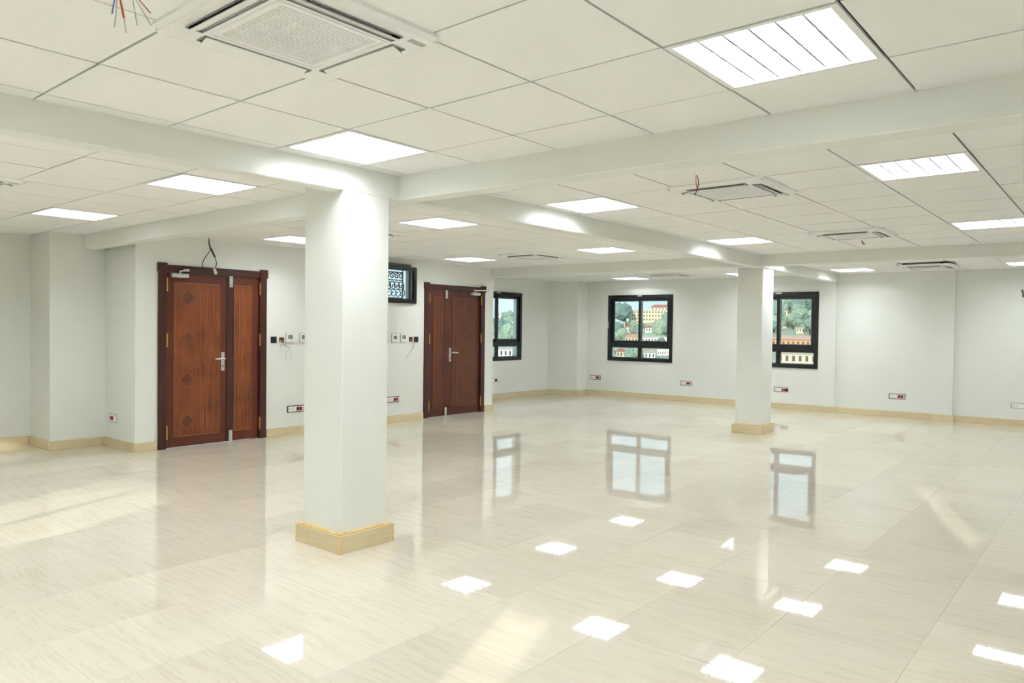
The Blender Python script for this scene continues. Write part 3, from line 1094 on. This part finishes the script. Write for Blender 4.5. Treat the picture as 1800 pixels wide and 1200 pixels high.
make_outlet('socket_strip', 'red and white socket strip on the wall just left of the near column', (3.852, YD, 0.331), 0)
make_outlet('socket_strip', 'red and white socket strip on the wall just right of the near column', (5.527, YD, 0.340), 0)
for (yy, zz_, lab, ex) in ((6.40, 0.374, 'socket strip beside the corner pier left of the fully visible window', None),
                           (4.30, 0.361, 'socket strip right below the fully visible window', None),
                           (2.42, 0.350, 'socket strip with black module below the window behind the far column', 0.105),
                           (0.49, 0.352, 'socket strip between the two pilasters of the window wall', None)):
    x_, y_ = on_back((YW0 - yy) / math.cos(math.radians(2.538)))
    make_outlet('socket_strip', lab, (x_, y_, zz_), WROT, extra=ex)
x_, y_ = on_back(7.86)
make_outlet('socket_strip', 'all white socket strip at the right edge of the picture', (x_, y_, 0.318), WROT, dark=False, sock=())
make_outlet('socket_strip', 'white socket plate with red outlets on the step left of the first door', (1.80, 6.50, 0.335), -math.pi / 2, w=0.21, h=0.10, dark=False, sock=(-0.035, 0.005))
make_outlet('socket_strip', 'red socket at the foot of the corner window wall', (9.32, 7.24, 0.375), 0, w=0.20, h=0.085, dark=False, sock=(0.02, 0.06))


def make_thermostat(label, x, z):
    t = thing('thermostat', label, 'thermostat', (x, YD, z), 0, 'wall thermostats')
    MB().box(-0.064, -0.006, -0.066, 0.064, 0.0, 0.064).build('shadow_rim', 'slot_grey', t, bevel=0.003)  # grey rim stands in for the shadow line round the case
    MB().box(-0.058, -0.024, -0.06, 0.058, -0.005, 0.06).build('case', 'plastic_white', t, bevel=0.006, seg=2)
    MB().box(-0.036, -0.0258, -0.018, 0.036, -0.0235, 0.038).build('screen', 'lcd_grey', t, bevel=0.001)
    for k in range(3):
        MB().box(-0.036 + 0.026 * k, -0.0262, -0.043, -0.018 + 0.026 * k, -0.0235, -0.033).build('button', 'plastic_offwhite', t, bevel=0.001)


make_thermostat('white thermostat closest to the orange brown door', 3.756, 1.268)
make_thermostat('white thermostat touching the left edge of the near column', 3.962, 1.266)
make_thermostat('white thermostat touching the right edge of the near column', 5.550, 1.259)
make_thermostat('white thermostat second from the dull brown door', 5.725, 1.263)


def make_plate(label, x, z):
    t = thing('switch_plate', label, 'switch', (x, YD, z), 0, 'black switch plates')
    MB().box(-0.043, -0.011, -0.042, 0.043, 0.0, 0.042).build('plate', 'black_plastic', t, bevel=0.003)
    MB().box(-0.026, -0.015, -0.026, 0.026, -0.010, 0.026).build('rocker', 'black_alu', t, bevel=0.003)


make_plate('black switch plate right beside the orange brown door', 3.520, 1.243)
make_plate('black switch plate right beside the dull brown door', 5.987, 1.237)


def make_jbox(label, x, z, wires):
    t = thing('junction_box', label, 'junction box', (x, YD, z), 0, 'open junction boxes')
    m = MB()
    m.box(-0.034, -0.006, -0.034, 0.034, 0.0, -0.028).box(-0.034, -0.006, 0.028, 0.034, 0.0, 0.034)
    m.box(-0.034, -0.006, -0.028, -0.028, 0.0, 0.028).box(0.028, -0.006, -0.028, 0.034, 0.0, 0.028)
    m.build('rim', 'red_dark', t)
    MB().box(-0.028, -0.002, -0.028, 0.028, 0.0, 0.028).build('back', 'box_brown', t)
    for pts, mat, r in wires:
        MB().tube(smooth_path([(a - x, b - YD, c - z) for a, b, c in pts]), r, 5).build('wire', mat, t, smooth=True)
    return t


make_jbox('open junction box with hanging red and grey wires beside the left thermostats', 3.636, 1.240,
          [([(3.63, 5.927, 1.235), (3.645, 5.895, 1.20), (3.668, 5.90, 1.172), (3.715, 5.90, 1.148), (3.745, 5.905, 1.145)], 'wire_red', 0.0035),
           ([(3.64, 5.927, 1.23), (3.655, 5.89, 1.17), (3.70, 5.90, 1.12), (3.697, 5.905, 1.07), (3.690, 5.91, 0.96)], 'wire_grey', 0.0022),
           ([(3.63, 5.927, 1.24), (3.66, 5.89, 1.185), (3.725, 5.90, 1.13), (3.768, 5.905, 1.045), (3.747, 5.91, 0.99)], 'wire_grey', 0.0022),
           ([(3.62, 5.927, 1.23), (3.60, 5.90, 1.19), (3.625, 5.90, 1.165), (3.64, 5.905, 1.175)], 'connector', 0.007)])
make_jbox('open junction box with one dangling wire beside the dull brown door', 5.880, 1.240,
          [([(5.875, 5.927, 1.235), (5.895, 5.895, 1.18), (5.905, 5.90, 1.14), (5.879, 5.905, 1.076), (5.822, 5.91, 1.007), (5.765, 5.915, 0.965)], 'wire_grey', 0.003),
           ([(5.885, 5.927, 1.23), (5.90, 5.895, 1.18), (5.915, 5.90, 1.12), (5.905, 5.905, 1.095)], 'wire_red', 0.003)])


# ------------------------------------------------------------------ hanging wires
def wires(name, label, items):
    org = Vector(items[0][0][0])
    t = thing(name, label, 'wire', org)
    for pts, mat, r in items:
        MB().tube(smooth_path([Vector(q) - org for q in pts]), r, 6).build('wire', mat, t, smooth=True)
    return t


t = wires('hanging_cable', 'black cable looping down from the ceiling over the orange brown door',
          [([(2.603, 5.85, 2.449), (2.612, 5.85, 2.39), (2.632, 5.85, 2.334), (2.682, 5.85, 2.231), (2.699, 5.85, 2.150), (2.678, 5.85, 2.085)], 'cable_black', 0.005),
           ([(2.605, 5.85, 2.449), (2.606, 5.852, 2.386), (2.619, 5.85, 2.306), (2.570, 5.85, 2.235), (2.527, 5.85, 2.145), (2.556, 5.85, 2.087), (2.662, 5.85, 2.067)], 'cable_black', 0.005)])
MB().tube([(0.030, 0.003, -0.118), (0.078, 0.003, -0.215)], 0.012, 6).build('sleeve', 'cable_black', t)
o = MB().box(-0.017, -0.006, -0.035, 0.017, 0.006, 0.035).build('connector_tag', 'connector', t, (0.080, 0, -0.385))
o.rotation_euler = (0, -0.35, 0)
dz = [(-0.86, -0.242, 2.449)]
wires('wire_bundle', 'red, blue and grey loose wires hanging at the top left beside the largest cassette',
      [(dz + [(-0.861, -0.242, 2.408), (-0.861, -0.244, 2.375), (-0.855, -0.253, 2.323)], 'wire_red', 0.0032),
       ([(-0.855, -0.253, 2.325), (-0.853, -0.256, 2.30), (-0.851, -0.259, 2.28)], 'wire_grey', 0.0014),
       (dz + [(-0.868, -0.234, 2.408), (-0.872, -0.230, 2.375), (-0.877, -0.226, 2.335)], 'wire_blue', 0.0022),
       (dz + [(-0.867, -0.236, 2.392), (-0.869, -0.235, 2.342), (-0.873, -0.232, 2.296)], 'wire_grey', 0.0016),
       (dz + [(-0.836, -0.273, 2.400), (-0.826, -0.286, 2.376), (-0.805, -0.312, 2.338)], 'wire_red', 0.0016),
       (dz + [(-0.843, -0.264, 2.400), (-0.838, -0.271, 2.376), (-0.830, -0.282, 2.302)], 'wire_grey', 0.0014),
       (dz + [(-0.841, -0.266, 2.400), (-0.827, -0.285, 2.363), (-0.804, -0.314, 2.302)], 'wire_grey', 0.0014)])
wires('hanging_wire', 'thin brown wire hanging in front of the cassette beyond the right beam',
      [([(2.704, -0.314, 2.449), (2.711, -0.323, 2.410), (2.707, -0.320, 2.368), (2.694, -0.306, 2.319)], 'wire_brown', 0.0032),
       ([(2.700, -0.310, 2.449), (2.700, -0.312, 2.40), (2.703, -0.316, 2.36), (2.697, -0.309, 2.33)], 'wire_red', 0.0022)])
wires('hanging_wire', 'short dark wire stub hanging below the cassette before the far beam',
      [([(6.76, -0.275, 2.449), (6.757, -0.271, 2.412), (6.770, -0.291, 2.381)], 'wire_brown', 0.006)])
wires('hanging_wire', 'short dark wire sticking out of the window wall at the right edge',
      [([(12.06, -1.215, 2.115), (12.02, -1.222, 2.10), (11.985, -1.235, 2.05), (11.98, -1.24, 2.00)], 'wire_brown', 0.012)])

# ------------------------------------------------------------------ town outside the windows
A_TOP = ((10, 0.055), (17, 0.048), (21, 0.040), (26, 0.022), (31, 0.012), (36, 0.010), (42, 0.012), (55, 0.012))


def a_top(az):
    for (a0, v0), (a1, v1) in zip(A_TOP[:-1], A_TOP[1:]):
        if a0 <= az <= a1:
            return v0 + (v1 - v0) * (az - a0) / (a1 - a0)
    return A_TOP[0][1] if az < 10 else A_TOP[-1][1]


def elev(az, d):
    return -0.06 + (a_top(az) + 0.06) * (d - 100) / 250


def dist_for(az, e):
    return 100 + 250 * (e + 0.06) / (a_top(az) + 0.06)


def ground(az, d):
    if d > 100:
        return CAM.z + d * elev(az, min(d, 350)) - (max(0, d - 350) * 0.1)
    return -13 + (CAM.z - 6 + 13) * max(0, (d - 40) / 60)


def polar(az, d):
    a = math.radians(az)
    return CAM.x + d * math.cos(a), CAM.y + d * math.sin(a)


m = MB()
azs = [k * 2.0 for k in range(0, 36)]
ds = [40 + 15 * k for k in range(0, 27)]
for d in ds:
    for az in azs:
        x, y = polar(az - 5, d)
        m.v.append((x, y, ground(az - 5, d)))
na = len(azs)
for i in range(len(ds) - 1):
    for k in range(na - 1):
        m.f.append((i * na + k, (i + 1) * na + k, (i + 1) * na + k + 1, i * na + k + 1))
struct(m.build('ground_hillside', 'hill_green', smooth=True), 'green hillside outside the windows')
m = MB()
m.prism([(600 * math.cos(k * math.pi / 16), 600 * math.sin(k * math.pi / 16)) for k in range(32)], -16, -14)
struct(m.build('ground_plain', 'hill_green'), 'flat ground around the building')


def house(az, e0, e1, wpx, wall, roof, label, flat=False, floors=2, bays=4, dd=None):
    d = dd or dist_for(az, e0)
    z0, z1 = CAM.z + e0 * d, CAM.z + e1 * d
    w = wpx / 1296 * d
    dep = max(5.0, w * 0.6)
    x, y = polar(az, d)
    t = thing('house', label, 'building', (x, y, z0), math.radians(az - 90))
    H = z1 - z0
    wh = H if flat else H * 0.68
    MB().box(-w / 2, -dep / 2, -4, w / 2, dep / 2, wh).build('walls', wall, t)
    if flat:
        MB().box(-w / 2 - 0.3, -dep / 2 - 0.3, wh, w / 2 + 0.3, dep / 2 + 0.3, wh + 0.35).build('roof', roof, t)
    else:
        r = MB()
        o = 0.4
        r.v = [(-w / 2 - o, -dep / 2 - o, wh), (w / 2 + o, -dep / 2 - o, wh), (w / 2 + o, dep / 2 + o, wh), (-w / 2 - o, dep / 2 + o, wh), (-w / 2 + dep * 0.25, 0, H), (w / 2 - dep * 0.25, 0, H)]
        r.f = [(3, 2, 1, 0), (0, 1, 5, 4), (1, 2, 5), (2, 3, 4, 5), (3, 0, 4)]
        r.build('roof', roof, t)
    fh = wh / floors
    pw = w / bays
    pm = MB().box(-pw * 0.2, -0.08, -fh * 0.26, pw * 0.2, 0, fh * 0.26).mesh('house_window', 'pane_dark')
    for f_ in range(floors):
        for b_ in range(bays):
            link('house_window', pm, t, (-w / 2 + pw * (b_ + 0.5), -dep / 2, fh * (f_ + 0.52)))
    return t


house(29.05, 0.010, 0.0245, 40, 'wall_cream', 'wall_beige', 'long cream apartment block in the right pane of the fully visible window', True, 3, 8)
house(28.55, 0.020, 0.0325, 34, 'wall_white', 'roof_red', 'white house with red roof above the cream block', False, 2, 6)
house(30.60, 0.007, 0.0240, 17, 'wall_cream', 'roof_grey', 'tall cream building at the centre mullion of the fully visible window', True, 4, 4)
house(30.95, -0.004, 0.0050, 15, 'wall_white', 'roof_red', 'small red roofed house in the left pane among trees', False, 1, 3)
house(29.40, -0.004, 0.0045, 14, 'wall_white', 'roof_red', 'small red roofed house below the cream block', False, 1, 3)
house(31.55, 0.000, 0.0080, 13, 'wall_white', 'roof_grey', 'small white house at the left of the fully visible window', True, 2, 3)
house(30.75, -0.019, -0.0070, 22, 'wall_beige', 'roof_orange', 'orange roofed house at the bottom of the left pane', False, 1, 4)
house(28.95, -0.020, -0.0110, 46, 'wall_white', 'roof_grey', 'long low white building at the bottom of the right pane', True, 1, 9)
house(31.50, -0.038, -0.0260, 16, 'wall_beige', 'roof_red', 'red roofed house in the lower left light', False, 1, 3)
house(29.35, -0.039, -0.0265, 18, 'wall_white', 'roof_pink', 'pink roofed house in the lower right light', False, 1, 3)
house(28.30, -0.034, -0.0225, 22, 'wall_white', 'roof_grey', 'white house with many windows in the lower right light', True, 2, 6)
house(18.90, -0.0215, -0.0060, 74, 'wall_orange', 'roof_pink', 'long orange building with pale roof behind the far column window', False, 1, 10)
house(18.80, -0.041, -0.0285, 60, 'wall_beige', 'roof_grey', 'beige building in the lower light beside the far column', True, 1, 6)
house(19.45, 0.0190, 0.0250, 22, 'wall_cream', 'roof_grey', 'cream strip of a house high on the green slope', True, 1, 5)
house(19.95, 0.0290, 0.0390, 12, 'wall_white', 'roof_grey', 'white house at the top left of the green slope', True, 2, 3)
house(19.55, 0.0040, 0.0095, 18, 'wall_beige', 'roof_grey', 'beige house half way up the green slope', True, 1, 4)
house(18.40, -0.0020, 0.0030, 22, 'wall_cream', 'roof_grey', 'cream house low on the green slope', True, 1, 5)
house(40.80, 0.0100, 0.0190, 14, 'wall_white', 'roof_grey', 'left white building in the corner window', True, 2, 3)
house(40.20, 0.0080, 0.0165, 13, 'wall_white', 'roof_pink', 'right white building in the corner window', False, 2, 3)
house(41.00, -0.016, -0.0080, 24, 'wall_beige', 'roof_pink', 'pink roofed house low in the corner window', False, 1, 4)
house(40.60, -0.040, -0.0290, 30, 'wall_white', 'roof_grey', 'grey roofed house in the lower light of the corner window', True, 1, 4)


def crown_mesh(seed, mat):
    bm = bmesh.new()
    rnd = random.Random(seed)
    for k in range(5):
        c = Vector((rnd.uniform(-0.5, 0.5), rnd.uniform(-0.5, 0.5), rnd.uniform(-0.25, 0.45)))
        r = rnd.uniform(0.45, 0.7)
        g = bmesh.ops.create_icosphere(bm, subdivisions=3, radius=r)
        for v in g['verts']:
            n = noise.noise(v.co * 3.5 + Vector((seed * 3.1, k * 5.7, 0))) * 0.35 + noise.noise(v.co * 9 + Vector((k, seed, 3))) * 0.18
            v.co = v.co * (1 + n) + c
    me = bpy.data.meshes.new('crown')
    bm.to_mesh(me)
    bm.free()
    me.materials.append(MATS[mat])
    return me


CROWNS = [crown_mesh(k, ('leaf_haze_dark', 'leaf_haze_mid', 'leaf_haze_light', 'leaf_haze_mid')[k % 4]) for k in range(8)]
TRUNK = MB().tube([(0, 0, -1.5), (0.05, 0, -0.7), (0, 0.03, 0.1)], 0.12, 6, 0.06).mesh('trunk', 'bark')


def tree(az, d, r, label, group, squash=1.0, ck=None):
    x, y = polar(az, d)
    z = ground(az, d)
    t = thing('tree', label, 'tree', (x, y, z + r * 1.1), random.uniform(0, 6.28), group)
    t.scale = (r, r, r * squash)
    link('crown', CROWNS[random.randrange(8) if ck is None else ck], t)
    link('trunk', TRUNK, t)
    return t


random.seed(21)
G2, G3, G1 = 'trees outside the fully visible window', 'trees on the slope behind the far column window', 'trees outside the corner window'
placed = []


def grove(n, az0, az1, e0, e1, r0, r1, label, group, squash=1.0):
    k = tries = 0
    while k < n and tries < 4000:
        tries += 1
        az, e, r = random.uniform(az0, az1), random.uniform(e0, e1), random.uniform(r0, r1)
        d = dist_for(az, e)
        x, y = polar(az, d)
        if any((x - a) ** 2 + (y - b) ** 2 < (1.2 * (r + q)) ** 2 for a, b, q in placed):
            continue
        placed.append((x, y, r))
        tree(az, d, r, label, group, squash)
        k += 1


for o in [o for o in col.objects if o.name.startswith('house') and o.parent is None]:
    w_ = max(abs(v[0]) for v in o.children[0].bound_box)
    for q in (-0.66, 0.0, 0.66):
        placed.append((o.location.x + math.cos(o.rotation_euler.z) * w_ * q, o.location.y + math.sin(o.rotation_euler.z) * w_ * q, max(w_ * 0.45, 3.0)))
tree(31.2, 318, 4.6, 'big dark tree against the sky in the left pane', None, 1.1, 0)
placed.append((*polar(31.2, 318), 4.6))
T2 = 'green tree among the houses outside the fully visible window'
grove(8, 27.9, 28.8, -0.014, 0.004, 1.8, 3.2, T2, G2)
grove(7, 30.2, 32.1, -0.016, 0.000, 1.2, 2.2, T2, G2)
grove(12, 27.9, 32.1, -0.045, 0.012, 0.9, 1.7, T2, G2)
grove(44, 17.2, 20.8, -0.006, 0.046, 2.2, 4.2, 'green tree on the slope behind the far column window', G3, 0.9)
grove(14, 39.4, 41.4, -0.030, 0.008, 1.6, 3.2, 'green tree outside the corner window', G1)
